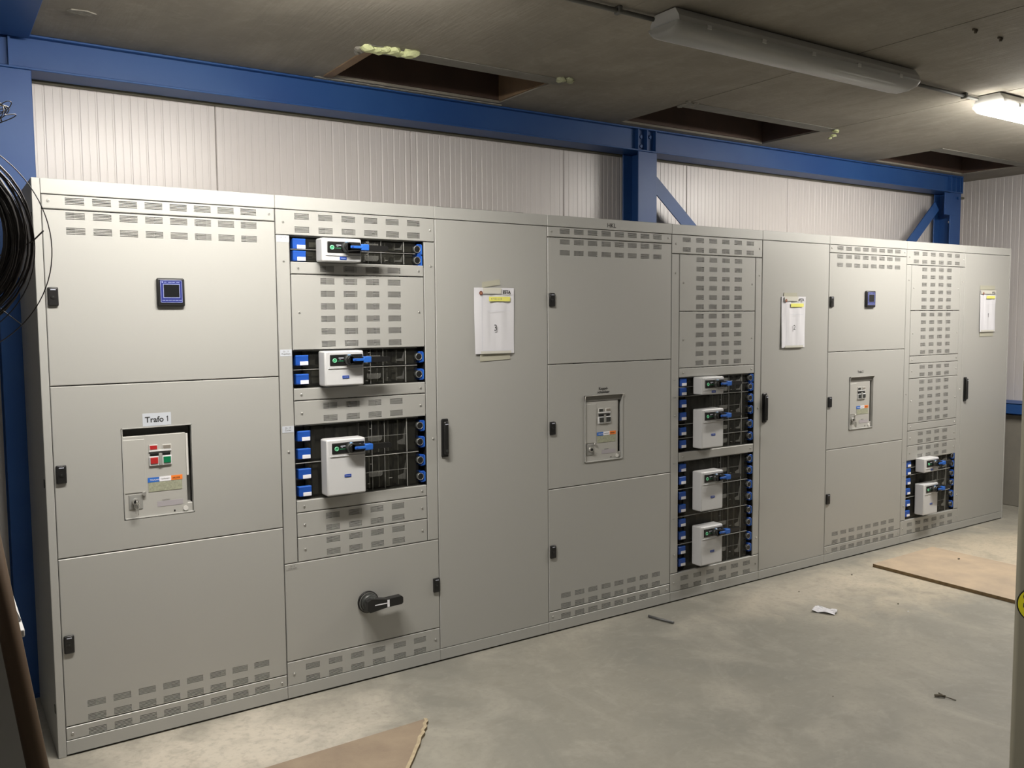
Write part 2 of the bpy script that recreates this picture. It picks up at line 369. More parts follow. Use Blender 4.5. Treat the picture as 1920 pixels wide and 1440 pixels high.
    b = MB(); b.box(x+.018, x+.066, .003, .007, .842, .898, CLEARR, .002); b.cyl((x+.040, -.002, .872), .012, .014, (0, -1, 0), CHROME, 18); b.cyl((x+.040, -.010, .872), .007, .004, (0, -1, 0), BLACKP, 14)
    b.build('key_lock', br)
    for nm_ in ('cover_lock',): MB().cyl((x+.070, .002, .897), .007, .012, (0, -1, 0), CHROME, 12).build(nm_, br)
    MB().cyl((x+.214, .004, .826), .009, .006, (0, -1, 0), BRKL, 18).build('round_plug', br); MB().cyl((x+.175, .0055, .822), .0028, .004, (0, -1, 0), BLACKP, 8).build('fastener', br)
    #, .007, .012, (0, -1, 0), CHROME, 12); b.cyl((x+.214, .004, .826), .009, .006, (0, -1, 0), BRKL, 18); b.cyl((x+.175, .0055, .822), .0028, .004, (0, -1, 0), BLACKP, 8); b.build('fastener', br)
    if not (tape and X < 3):
        b = MB(); b.cyl((x+.041, -.018, .872), .0055, .003, (1, 0, 0), CHROME, 12); b.box(x+.039, x+.043, -.020, -.012, .862, .880, CHROME)
        for i in range(2): b.box(x+.036+i*.008, x+.0375+i*.008, -.026, -.014, .832-.008*i, .860, CHROME, .0006)
        b.tube([(x+.041+.009*math.cos(a), -.019, .858+.011*math.sin(a)) for a in [2*math.pi*i/16 for i in range(16)]], .0009, CHROME, 5, True)
        b.build('key', br, label='small steel keys hanging from the lock')
    return cab, d2

def white_switch(cab, top, h, hs=1.0):
    """fuse switch housing with rotary lever; local x fixed, top z and height h"""
    x0, x1 = .163, .330; P = .064
    b = MB(); b.box(x0, x1, -P, .004, top-h, top, WHITEP, .007, 3)
    b.box(x0+.014, x1-.002, -P-.0035, -P+.004, top-.0705, top-.067, WHITEP, .0012)
    b.box(x0+.018, x1-.003, -P-.0020, -P+.004, top-.067, top-.004, WHITEP, .0015)
    u = b.build('fuse_switch', cab, (0, 0, 0))
    zc = top-.036; y = -P-.002
    b = MB(); b.box(x0+.021, x1-.006, y-.003, y+.001, zc-.022, zc+.022, BLACKP, .0028, 2)
    b.tube([(x0+.040+.0072*math.cos(a), y-.0035, zc-.002+.0072*math.sin(a)) for a in [2*math.pi*i/18 for i in range(18)]], .0022, mat('pale_green', (.20, .62, .36), .4), 6, True)
    b.cyl((x0+.040, y-.0032, zc-.002), .0035, .001, (0, -1, 0), GREENL, 10)
    b.box(x0+.053, x0+.079, y-.0036, y-.0028, zc-.0045, zc-.0035, GREENL); b.box(x0+.057, x0+.078, y-.0036, y-.0028, zc+.006, zc+.0095, TEXTW); b.box(x0+.060, x0+.066, y-.0036, y-.0028, zc+.001, zc+.0022, TEXTW)
    b.box(x1-.030, x1-.022, y-.0036, y-.0028, zc+.008, zc+.0125, TEXTW)
    b.build('control_plate', u, label='black control plate with a green ring mark')
    hx = x0+.098
    b = MB(); b.cyl((hx, y-.013, zc), .0215, .026, (0, -1, 0), DGREYP, 24, r2=.0185); b.cyl((hx, y-.029, zc), .0165, .008, (0, -1, 0), BLACKP, 24, r2=.014)
    b.prism([(hx-.004, zc-.018), (hx+.06, zc-.012), (hx+.165, zc-.0105), (hx+.170, zc-.006), (hx+.170, zc+.006), (hx+.165, zc+.0095), (hx+.06, zc+.011), (hx-.004, zc+.017)], y-.033, y-.016, BLACKP)
    b.build('lever_handle', u, label='black lever pointing to the right')
    b = MB(); b.box(hx+.006, hx+.070, y-.041, y-.032, zc-.0055, zc+.0055, BLUEPL, .002, 2); b.box(hx+.050, hx+.084, y-.0415, y-.014, zc-.0125, zc+.0125, BLUEPL, .003, 2); b.box(hx+.009, hx+.018, y-.0418, y-.0405, zc-.003, zc+.003, NAVY)
    b.box(hx-.008, hx+.004, y-.022, y-.012, zc+.016, zc+.022, mat('pale_blue', (.18, .33, .55), .4), .002)
    b.build('lock_slide', u, label='blue slide on the lever')
    b = MB(); nz = top-h*.5 if h < .12 else top-.105 if h < .16 else top-h*.66
    if h < .12: nz = top-.079
    b.box(x0+.073, x0+.102, -P-.0022, -P+.001, nz-.0058, nz+.0058, NAVY, .0008); b.box(x0+.077, x0+.080, -P-.0026, -P-.002, nz-.001, nz+.001, TEXTW)
    for i in range(4): b.box(x0+.082+.004*i, x0+.0848+.004*i, -P-.0026, -P-.002, nz-.001, nz+.001, TEXTW)
    b.build('maker_plate', u, label='small dark blue plate')
    return u
def clip_mesh():
    b = MB(); b.box(0, .053, -.002, .03, -.010, .030, BLUEP, .002); b.box(.0, .018, -.0026, .0, .0235, .0245, NAVY); b.box(.0, .012, -.0026, .0, -.006, -.005, NAVY)
    b.box(.001, .0535, .0, .02, .024, .031, BLUEPL, .001)
    return b.mesh('label_clip')
def tag_mesh():
    b = MB(); b.box(.017, .051, -.0036, -.0015, -.0085, .0065, TAG, .0006); return b.mesh('white_tag')
def ring_mesh():
    b = MB(); b.box(.002, .022, .0, .05, -.026, .022, BLUEP, .002); b.box(.016, .022, -.004, .0, -.022, .018, BLUEPL, .001)
    b.cyl((-.002, .012, 0), .0155, .03, (0, -1, 0), DGREYP, 20); b.cyl((-.002, -.0035, 0), .0115, .002, (0, -1, 0), BLACKP, 18)
    b.tube([(-.002+.0145*math.cos(a), -.003, .0145*math.sin(a)) for a in [2*math.pi*i/18 for i in range(18)]], .0014, mat('ring_metal', (.35, .36, .36), .3, .6), 5, True)
    return b.mesh('fuse_cap')
def bay(cab, z0, z1, tags, rings, modules, seed=0):
    """open bay with clear covered fuse modules"""
    rd = random.Random(seed+1); xa, xb = .057, .643
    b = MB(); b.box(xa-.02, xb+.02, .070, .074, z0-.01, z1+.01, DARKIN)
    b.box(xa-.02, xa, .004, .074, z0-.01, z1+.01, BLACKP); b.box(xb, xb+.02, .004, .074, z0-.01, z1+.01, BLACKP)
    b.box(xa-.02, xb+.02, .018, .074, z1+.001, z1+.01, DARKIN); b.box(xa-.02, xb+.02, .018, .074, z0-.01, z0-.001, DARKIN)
    b.build('bay_tray', cab)
    z = z1
    for i, h in enumerate(modules):
        lo = z-h
        # innards: fuse carriers behind the clear cover
        c = MB(); mg = mat('module_grey', (.085, .082, .07), .55, .1); md = mat('module_dark', (.055, .053, .045), .6); ml = mat('module_metal', (.45, .45, .43), .35, .7)
        c.box(.115, .60, .052, .069, lo+.004, z-.004, mg)
        for j in range(9):
            xx = .14+j*.052+rd.uniform(-.006, .006); c.box(xx, xx+rd.uniform(.012, .034), rd.uniform(.028, .045), .055, lo+.008+rd.random()*.01, z-.008-rd.random()*.015, md if rd.random() < .6 else mg, .001)
        for j in range(5):
            xx = .34+j*.045; c.box(xx, xx+.005, .030, .055, lo+.01, z-.01, ml)
        c.box(.56, .605, .030, .05, lo+.006, z-.006, md)
        c.build('fuse_carrier', cab)
        # clear cover with ribs
        c = MB(); c.box(.118, .612, .016, .0178, lo+.0015, z-.0015, CLEAR)
        for zz in ((z-.0030,) if i or h > .06 else (z-.0030,)): c.box(.062, .612, .0115, .0175, zz, zz+.0016, RIBW)
        nr = max(1, int(round(h/.075)))
        if h > .1: c.box(.30, .56, .0150, .0165, lo+h*.52, lo+h*.52+.0012, CLEARR)
        for xx, wd in ((.394, .0014), (.452, .0012), (.556, .0035)): c.box(xx, xx+wd, .0135, .0165, lo+.002, z-.002, CLEARR)
        c.prism([(.515, lo+h*.25), (.550, lo+h*.22), (.552, lo+h*.78), (.540, lo+h*.40), (.512, lo+h*.34)], .0152, .0158, GLARE)  # reflected glare put in as a pale wedge
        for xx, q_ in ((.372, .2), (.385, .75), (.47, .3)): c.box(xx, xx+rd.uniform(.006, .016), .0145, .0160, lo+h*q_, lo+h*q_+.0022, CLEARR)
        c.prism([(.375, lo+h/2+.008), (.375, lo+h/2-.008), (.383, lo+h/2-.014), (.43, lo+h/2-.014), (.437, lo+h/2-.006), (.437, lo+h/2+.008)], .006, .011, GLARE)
        c.build('clear_cover', cab, label='clear plastic cover over the fuses')
        z = lo
    for t in tags:
        o = link('label_clip', cached('clip', clip_mesh), cab, (.072, .012, t), label='blue plastic clip'); link('white_tag', cached('tag', tag_mesh), o)
    for r_ in rings: link('fuse_cap', cached('ring', ring_mesh), cab, (.618, .006, r_), label='blue holder with a black round cap')

def small_tag(cab, x, z, wd, ht, lines, m=LBL, size=.0095):
    b = MB(); b.box(x, x+wd, -.0008, .0002, z, z+ht, m); o = b.build('label_tape', cab)
    text(lines, size, x+wd/2, -.0011, z+ht-.0105, TEXTG, o, align='CENTER')

V6 = [.0775+.0982*i for i in range(6)]; V4 = [.1785+.0985*i for i in range(4)]
def B_column(X, label, layout, stile_z, stile_screws):
    cab = thing('switchgear_cabinet', label, 'electrical cabinet', (X, 0, .006)); W = .7; body(cab, W)
    panel(cab, 'vent_strip', 0, W, 1.85, 1.95, slots(V6, [1.925, 1.874]), [(.032, 1.901), (.677, 1.899)])
    for kind, z1, z0 in layout:
        zm = (z0+z1)/2
        if kind == 'vent':
            n = int(round((z1-z0)/.05)); panel(cab, 'vent_panel', .057, .645, z0, z1, slots(V4, [z1-.026-.05*i for i in range(n)]), [(.088, zm), (.619, zm)])
        elif kind == 'plain': panel(cab, 'blank_panel', .057, .645, z0, z1, (), [(.088, zm), (.620, zm)])
    for x0, x1, sx, key in ((0, .057, .030, 0), (.645, W, .678, 1)):
        panel(cab, 'side_strip', x0, x1, stile_z, 1.85, (), [(sx, z) for z in stile_screws[key]])
    return cab
def C_column(X, label, hx=.015, right=False):
    cab = thing('switchgear_cabinet', label, 'electrical cabinet', (X, 0, .006)); W = .6; body(cab, W, right=right)
    d = panel(cab, 'door', 0, W, .05, 1.95)
    link('swing_handle', cached('handle', handle_mesh), d, (hx, 0, .861)); return cab, d

# ================================================================== SETTING
XW, YW = 7.05, .808          # right wall and back wall faces
XL, YF, ZC = -.86, -5.2, 2.65
b = MB(); b.box(XL-.2, XW+.3, YF-.2, YW+.4, -.15, 0, FLOORM); b.build('floor', kind='structure')
# hollow-core ceiling slabs
ceil = MB().box(XL-.2, XW+.3, YF-.2, YW+.4, 2.90, 3.0, RUSTB).build('ceiling', kind='structure')
HOLES = [(1.24, 2.21, .03, .57), (3.06, 4.25, .03, .57), (5.44, 6.63, .03, .57)]
seams = [XL-.2, 1.85, 3.05, 4.255, 5.455, 6.655, XW+.3]
for s0, s1 in zip(seams, seams[1:]):
    b = MB(); a0, a1 = s0+(.0006 if s0 < 2 else .003), s1-(.0006 if s1 < 2 else .003)
    hh = [h for h in HOLES if h[1] > a0+.02 and h[0] < a1-.02]
    if not hh: b.box(a0, a1, YF-.2, YW+.3, ZC, ZC+.2, CEILM)
    else:
        h = hh[0]; b.box(a0, a1, YF-.2, h[2], ZC, ZC+.2, CEILM); b.box(a0, a1, h[3], YW+.3, ZC, ZC+.2, CEILM)
        if h[0] > a0+.02: b.box(a0, h[0], h[2], h[3], ZC, ZC+.2, CEILM)
        if h[1] < a1-.02: b.box(h[1], a1, h[2], h[3], ZC, ZC+.2, CEILM)
    b.build('concrete_slab', ceil)
for i, h in enumerate(HOLES):
    # steel trimmer along the near edge, board on the left edge
    b = MB(); b.box(h[0]-.02, h[1]+.05, h[2]+.001, h[2]+.006, ZC-.0025, ZC+.10, mat('dusty_steel', (.21, .20, .175), .75, .0, noise=(12, .6, (.13, .125, .105)))); b.box(h[0]-.02, h[1]+.05, h[2]-.005, h[2]+.085, ZC-.0045, ZC-.0005, MATS['dusty_steel'], .001)
    b.build('steel_trimmer', ceil)
    if i == 0:
        b = MB(); b.box(h[0]+.0, h[0]+.045, h[2]+.05, h[3], ZC-.004, ZC+.19, TANW, .002); b.build('edge_board', ceil)
    b = MB(); b.box(h[0]+.001, h[1]-.001, h[3]-.012, h[3]-.001, ZC+.012, ZC+.245, RUSTB); b.build('formwork_board', ceil)
    b = MB(); b.box(h[1]-.012, h[1]-.001, h[2]+.02, h[3]-.013, ZC+.006, ZC+.245, TANW if i == 0 else RUSTB); b.build('formwork_board', ceil)
    b = MB(); pts = []
    n = 46
    for j in range(n+1):
        xx = h[0]-.03+(h[1]-h[0]+.06)*j/n; pts.append((xx, h[3]+.024+random.uniform(-.006, .005)))
    pts += [(h[1]+.03, h[3]+.045), (h[0]-.03, h[3]+.045)]
    if i == 0: b.prism(pts, ZC-.0045, ZC+.010, MORT, 'XY'); b.build('mortar_ridge', ceil)
    else: b.bm.free()
def blob(name, pts, r, parent, m, seed=1):
    rd = random.Random(seed); b = MB()
    for (x, y, z, s) in pts:
        g_ = bmesh.ops.create_icosphere(b.bm, subdivisions=2, radius=r*s)
        for v in g_['verts']:
            v.co *= rd.uniform(.72, 1.2); v.co.z *= .45; v.co += Vector((x, y, z))
        for f in {f for v in g_['verts'] for f in v.link_faces}: f.material_index = b.mi(m)
    return b.build(name, parent)
blob('foam_lump', [(1.235+.035*i, .055+.012*math.sin(i*2)-.004*i, ZC-.008, 1+.3*math.sin(i*3)) for i in range(6)], .034, ceil, FOAM, 3)
blob('foam_lump', [(1.215, .10, ZC-.004, .8), (1.225, .14, ZC-.004, .6)], .034, ceil, MORT, 4)
blob('foam_lump', [(2.20, .02, ZC-.006, 1), (2.235, .0, ZC-.004, .8), (2.26, .03, ZC-.004, .7)], .028, ceil, mat('foam_dirty', (.40, .42, .27), .9, noise=(40, .6, (.25, .25, .17))), 5)
blob('foam_lump', [(4.285, .04, ZC-.010, .8), (4.29, .055, ZC-.035, .7), (4.27, .065, ZC-.05, .5), (4.275, .02, ZC-.02, .5)], .026, ceil, FOAM, 6)
blob('mortar_crumbs', [(3.03+.02*i, .02+.05*(i % 3), ZC-.002, .5) for i in range(5)], .03, ceil, MORT, 8)
b = MB()      # spalled patch and old fixings in the slab
b.prism([(.15, .225), (.20, .215), (.235, .235), (.225, .262), (.19, .27), (.16, .262), (.138, .245)], ZC-.004, ZC, MORT, 'XY'); b.build('spalled_patch', ceil)
for px, py in ((3.16, -1.42), (3.35, -1.42)):
    b = MB(); b.box(px-.02, px+.012, py-.004, py+.004, ZC-.008, ZC, DEBR, .001); b.cyl((px, py, ZC-.008), .006, .016, (0, 0, 1), DEBR, 8); b.build('old_fixing', ceil)

# sandwich panel walls: vertical micro-ribbed sheets, each one metre wide
WALLM = mat('wall_sheet', (.62, .585, .565), .33, .0, spec=.6, noise=(2, .2, (.59, .555, .535)))
SEAL = mat('joint_dark', (.05, .045, .04), .8)
def sheet_profile(W):
    """(u, depth) across a sheet: ribs every 1/15 m with a fine line half way"""
    p = [(0, .008), (.003, .0012), (.006, 0)]; n = 15
    for i in range(n):
        a = W*(i+.0)/n
        for c_, wd, dp in ((a+W/n*.5, .0050, .0016), (a+W/n, .0022, .0009)):
            if c_ > W-.02: continue
            p += [(c_-wd, 0), (c_-wd*.5, dp), (c_+wd*.5, dp), (c_+wd, 0)]
    p += [(W-.006, 0), (W-.003, .0012), (W, .008)]
    return p
def sheet(name, parent, W, z0, z1, pos, axis):
    def mk():
        b = MB(); k = b.mi(WALLM); P = sheet_profile(W)
        f = (lambda u, d, z: (u, d, z)) if axis == 'X' else (lambda u, d, z: (d, -u, z))
        lo = [b.bm.verts.new(f(u, d, z0)) for u, d in P]; hi = [b.bm.verts.new(f(u, d, z1)) for u, d in P]
        for i in range(len(P)-1):
            fc = b.bm.faces.new((lo[i], lo[i+1], hi[i+1], hi[i])); fc.material_index = k
        return b.mesh(name)
    return link(name, cached((name, round(W, 3), z0, axis), mk), parent, pos)
wb = MB().box(XL-.2, XW+.15, YW+.010, YW+.12, 0, 2.9, SEAL).build('wall_back', kind='structure')
xs = -.189
while xs < XW-.02:
    wd = min(.999, XW-xs); sheet('wall_panel', wb, wd, .1, 2.8, (xs, YW, 0), 'X'); xs += 1.0
wr = MB().box(XW+.010, XW+.12, YF, YW+.1, 0, 2.9, SEAL).build('wall_right', kind='structure')
ys = YW
for i in range(6): sheet('wall_panel', wr, .999, .80, 2.8, (XW, ys-1.0*i, 0), 'Y')
MB().box(XW-.235, XW+.01, YF, YW, 0, .735, CURB, .004).build('trim_curb', kind='structure')
b = MB(); b.box(XW-.285, XW+.005, YF, YW-.02, .735, .745, BLUE, .001); b.box(XW-.285, XW-.275, YF, YW-.02, .735, .826, BLUE, .001); b.box(XW-.285, XW+.005, YF, YW-.02, .818, .826, BLUE, .001)
rail = b.build('trim_rail', kind='structure')
MB().box(XL-.2, XL, YF, YW+.1, 0, 2.9, mat('rear_wall', (.12, .12, .12), .8, noise=(2, .5, (.10, .10, .10)))).build('wall_left', kind='structure')
MB().box(XL, XW+.1, YF-.2, YF, 0, 2.9, MATS['rear_wall']).build('wall_front', kind='structure')
MB().box(-.80, XW, YW-.035, YW-.002, 2.506, 2.522, mat('closure_trim', (.16, .15, .10), .6), .002).build('trim_top', kind='structure')

# ================================================================== BLUE STEEL
def hbeam_x(name, x0, x1, y0, y1, z0, z1, parent, tf=.009):
    b = MB(); b.box(x0, x1, y0, y1, z0, z0+tf, BLUE, .002); b.box(x0, x1, y0, y1, z1-tf, z1, BLUE, .002); b.box(x0, x1, (y0+y1)/2-.004, (y0+y1)/2+.004, z0+tf, z1-tf, BLUE); return b
YB0, YB1 = .615, .765; ZB0, ZB1 = 2.512, 2.6485
beam = thing('steel_beam', 'long blue painted steel beam under the ceiling above the grey cabinets', 'beam', (0, 0, 0))
# web close to the front face, lipped at top and bottom
b = MB(); b.box(-.84, 6.735, YB0, YB1, ZB0, ZB0+.009, BLUE, .002); b.box(-.84, 6.735, YB0, YB1, ZB1-.009, ZB1, BLUE, .002); b.box(-.84, 6.735, YB0+.030, YB0+.038, ZB0+.009, ZB1-.009, BLUE); b.box(6.735, 6.745, YB0, YB1, ZB0, ZB1, BLUE, .001); b.build('beam_section', beam)
for x in (-.02, 3.225, 3.295, 3.365, 6.575, 6.645, 6.71):
    s = MB(); s.box(x-.004, x+.004, YB0+.003, YB0+.030, ZB0+.009, ZB1-.009, BLUE); s.build('stiffener', beam)
def bolt(parent, x, y, z, ax=(0, -1, 0), m=None): MB().cyl((x, y, z), .011, .012, ax, m or BLUE, 6, smooth=False).build('bolt', parent)
for x, z in ((-.055, 2.615), (3.262, 2.60), (3.262, 2.545), (3.335, 2.605)): bolt(beam, x, YB0+.026, z)
def column(X0, X1, label):
    t = thing('steel_column', label, 'column', ((X0+X1)/2, .69, 0)); hw = (X1-X0)/2
    b = MB(); b.box(-hw, hw, -.072, -.063, 0.012, 2.511, BLUE, .002); b.box(-hw, hw, .063, .072, 0.012, 2.511, BLUE, .002); b.box(-.004, .004, -.063, .063, .012, 2.511, BLUE); b.build('section', t)
    MB().box(-hw-.02, hw+.02, -.08, .08, 0, .012, BLUE).build('base_plate', t); return t
c1 = column(-.098, .052, 'blue steel corner column left of the first cabinet behind the wire coil')
c2 = column(3.222, 3.372, 'blue steel column rising behind the cabinets in the middle of the wall')
c3 = column(6.570, 6.722, 'blue steel column at the far right end of the beam by the corner')
for cc, sx in ((c2, 1), (c3, -1)):
    for dz in (0,): bolt(cc, -.04 if sx > 0 else .02, -.045 if sx > 0 else -.08, 2.47, m=BLUE)
MB().box(-.004, .004, -.0, .0, 0, 0, BLUE).bm.free()
for dx in (0.0, .035): bolt(c3, -.012+dx, -.03, 2.28, m=CHROME)
b = MB(); b.box(-.16, .0, -.075, -.066, 2.33, 2.505, BLUE, .001); g3 = b.build('gusset_plate', c3)
def brace(x0, z0, x1, z1, label, wd=.085):
    t = thing('diagonal_brace', label, 'brace', (x0, .70, z0)); d = Vector((x1-x0, 0, z1-z0)); n = Vector((-d.z, 0, d.x)).normalized()*wd/2
    b = MB(); P = [(-n.x, -n.z), (d.x-n.x, d.z-n.z), (d.x+n.x, d.z+n.z), (n.x, n.z)]
    b.prism(P, -.035, -.027, BLUE); q = n*.86
    P2 = [(n.x, n.z), (d.x+n.x, d.z+n.z), (d.x+q.x, d.z+q.z), (q.x, q.z)]; b.prism(P2, -.027, .03, BLUE)
    b.build('flat_bar', t); return t
brace(3.375, 2.36, 4.45, 1.49, 'blue diagonal brace descending to the right from the middle column')
brace(6.46, 2.40, 5.40, 1.48, 'blue diagonal brace descending to the left from the far right column')
t = thing('steel_beam', 'dark blue cross beam running along the ceiling at the top left corner', 'beam', (0, 0, 0))
b = MB(); b.box(-.14, .048, -3.0, .60, ZC-.022, ZC-.010, BLUE, .002); b.box(-.05, -.042, -3.0, .60, ZC-.010, ZC-.002, BLUE); b.box(-.14, .048, -3.0, .60, ZC-.006, ZC-.0005, BLUE, .001); b.build('beam_section', t)

# ================================================================== SWITCHGEAR
cab, d = A_column(0, 'leftmost grey cabinet, blue meter on the top door, switch window marked Trafo 1', meter=True)
b = MB(); b.box(.291, .389, -.0008, .0003, 1.140-.70, 1.186-.70, LBL); o = b.build('name_label', d); text('Trafo', .029, .299, -.0012, .4535, TEXT, o, bold=.0005); one(.0205, .3715, -.0012, .4535, TEXT, o)

cab = B_column(.8, 'grey cabinet with three fuse bays and a black rotary knob low on its door',
    [('plain' if 0 else 'bay', 1.85, 1.75), ('vent', 1.75, 1.70), ('vent', 1.70, 1.40), ('bay', 1.40, 1.25), ('plain', 1.25, 1.20), ('vent', 1.20, 1.10), ('bay', 1.10, .80), ('plain', .80, .75), ('vent', .75, .65), ('vent', .65, .55)],
    .55, ([1.75, 1.0], [1.747, 1.0]))
bay(cab, 1.75, 1.85, [1.809, 1.762], [1.817, 1.770], [.05, .05], 1)
bay(cab, 1.25, 1.40, [1.349, 1.274], [1.359, 1.284], [.075, .075], 2)
bay(cab, .80, 1.10, [1.046, .974, .893, .822], [1.061, .990, .910, .838], [.15, .15], 3)
white_switch(cab, 1.842, .093); white_switch(cab, 1.396, .140); white_switch(cab, 1.042, .228)
small_tag(cab, .004, 1.823, .050, .026, 'Gr. 10'); small_tag(cab, .006, 1.379, .047, .026, 'Gr. 11\nRegelkast'); small_tag(cab, .006, 1.077, .047, .026, 'Gr. 15\nCumar')
dd = panel(cab, 'door', 0, .7, .15, .55)
link('latch', cached('latch', latch_mesh), dd, (.664, 0, .163))
small_tag(dd, .005, .373, .050, .022, 'Gr. 6\nVrije veld', GREY, .009)
panel(cab, 'vent_strip', 0, .7, .05, .15, slots(V6, [.115, .066]), [(.028, .098), (.676, .100)])
b = MB(); kx, kz = .352, .182
b.cyl((kx, -.005, kz), .046, .012, (0, -1, 0), BLACKP, 36); b.cyl((kx, -.012, kz), .042, .003, (0, -1, 0), TEXTG, 36); b.cyl((kx, -.022, kz), .040, .022, (0, -1, 0), DGREYP, 36, r2=.034)
b.cyl((kx, -.042, kz), .034, .018, (0, -1, 0), DGREYP, 36, r2=.026)
o = b.build('rotary_switch', dd, label='black rotary handle with a white pointer')
b = MB(); b.prism([(kx-.030, kz-.018), (kx-.018, kz-.029), (kx+.06, kz-.019), (kx+.128, kz-.017), (kx+.134, kz-.010), (kx+.134, kz+.011), (kx+.128, kz+.018), (kx+.06, kz+.016), (kx-.01, kz+.028), (kx-.028, kz+.018)], -.066, -.034, BLACKP)
b.build('grip', o)
b = MB(); b.box(kx+.004, kx+.062, -.0668, -.065, kz-.002, kz+.002, TAG); b.box(kx+.060, kx+.070, -.0668, -.065, kz-.017, kz+.013, TAG); b.build('pointer_mark', o, label='white T shaped mark')

cab3, d3c = C_column(1.5, 'plain one-door grey cabinet carrying the sheet 3, left of the HKL cabinet')
b = MB(); b.box(.03, .487, .03, .4, 1.9995, 2.0075, DGREYP, .001); b.build('top_cover', cab3, label='dark cover strip on top')

cab, d = A_column(2.1, 'grey cabinet under the letters HKL with the Koppelschakelaar switch window', tape=True)
text('HKL', .030, .363, -.0020, 1.962, TEXT, cab)
text('Koppel-\nschakelaar', .0185, .338, -.0010, 1.163-.70, TEXT, d, align='CENTER', bold=.0002)

cab = B_column(2.9, 'grey cabinet with four white fuse switches stacked in two tall bays',
    [('vent', 1.85, 1.55), ('vent', 1.55, 1.25), ('plain', 1.25, 1.20), ('plain', .80, .75)], .15, ([1.75, 1.0, .25], [1.75, 1.0, .25]))
bay(cab, .80, 1.20, [1.163, 1.113, 1.048, .980, .899, .830], [1.176, 1.126, 1.062, .995, .915, .845], [.05, .05, .15, .075, .075], 4)
bay(cab, .15, .75, [.702, .634, .551, .482, .403, .333, .253, .186], [.716, .650, .568, .498, .420, .350, .268, .202], [.15, .15, .15, .15], 5)
for top, h in ((1.200, .093), (1.028, .210), (.692, .214), (.394, .214)): white_switch(cab, top, h)
for z, s in ((1.173, 'Gr. 7'), (1.082, 'Gr. 8'), (.730, 'Gr. 4'), (.432, 'Gr. 5')): small_tag(cab, .008, z, .034, .022, s, GREY, .008)
panel(cab, 'vent_strip', 0, .7, .05, .15, slots(V6, [.115, .066]), [(.028, .098), (.676, .100)])

cab6, d6c = C_column(3.6, 'plain one-door grey cabinet carrying the sheet 2, beside the four-switch cabinet', hx=.010)
b = MB(); b.box(.0, .40, .03, .4, 1.9995, 2.0075, WHITEP, .001); b.build('top_cover', cab6, label='white cover strip on top')

cab, d = A_column(4.2, 'grey cabinet with small blue meter and the Trafo 2 switch window', meter=True, tape=True)
text('Trafo 2', .022, .297, -.0012, 1.160-.70, TEXT, d, sx=.9)

cab = B_column(5.0, 'grey cabinet with tall rows of vents above a low bay of two fuse switches',
    [('vent', 1.85, 1.55), ('vent', 1.55, 1.25), ('plain', 1.25, 1.20), ('vent', 1.20, 1.10), ('vent', 1.10, .80), ('plain', .80, .75), ('vent', .75, .65), ('vent', .65, .55)], .15, ([1.75, 1.0, .25], [1.75, 1.0, .25]))
bay(cab, .15, .55, [.514, .462, .395, .327, .247, .176], [.535, .478, .410, .345, .265, .190], [.05, .05, .15, .15], 6)
for top, h in ((.562, .095), (.388, .210)): white_switch(cab, top, h)
for z, s in ((.530, 'Gr. 1'), (.436, 'Gr. 2')): small_tag(cab, .008, z, .034, .022, s, GREY, .008)
panel(cab, 'vent_strip', 0, .7, .05, .15, slots(V6, [.115, .066]), [(.028, .098), (.676, .100)])

cab9, d9c = C_column(5.7, 'rightmost plain one-door grey cabinet carrying the sheet 1', hx=.02, right=True)

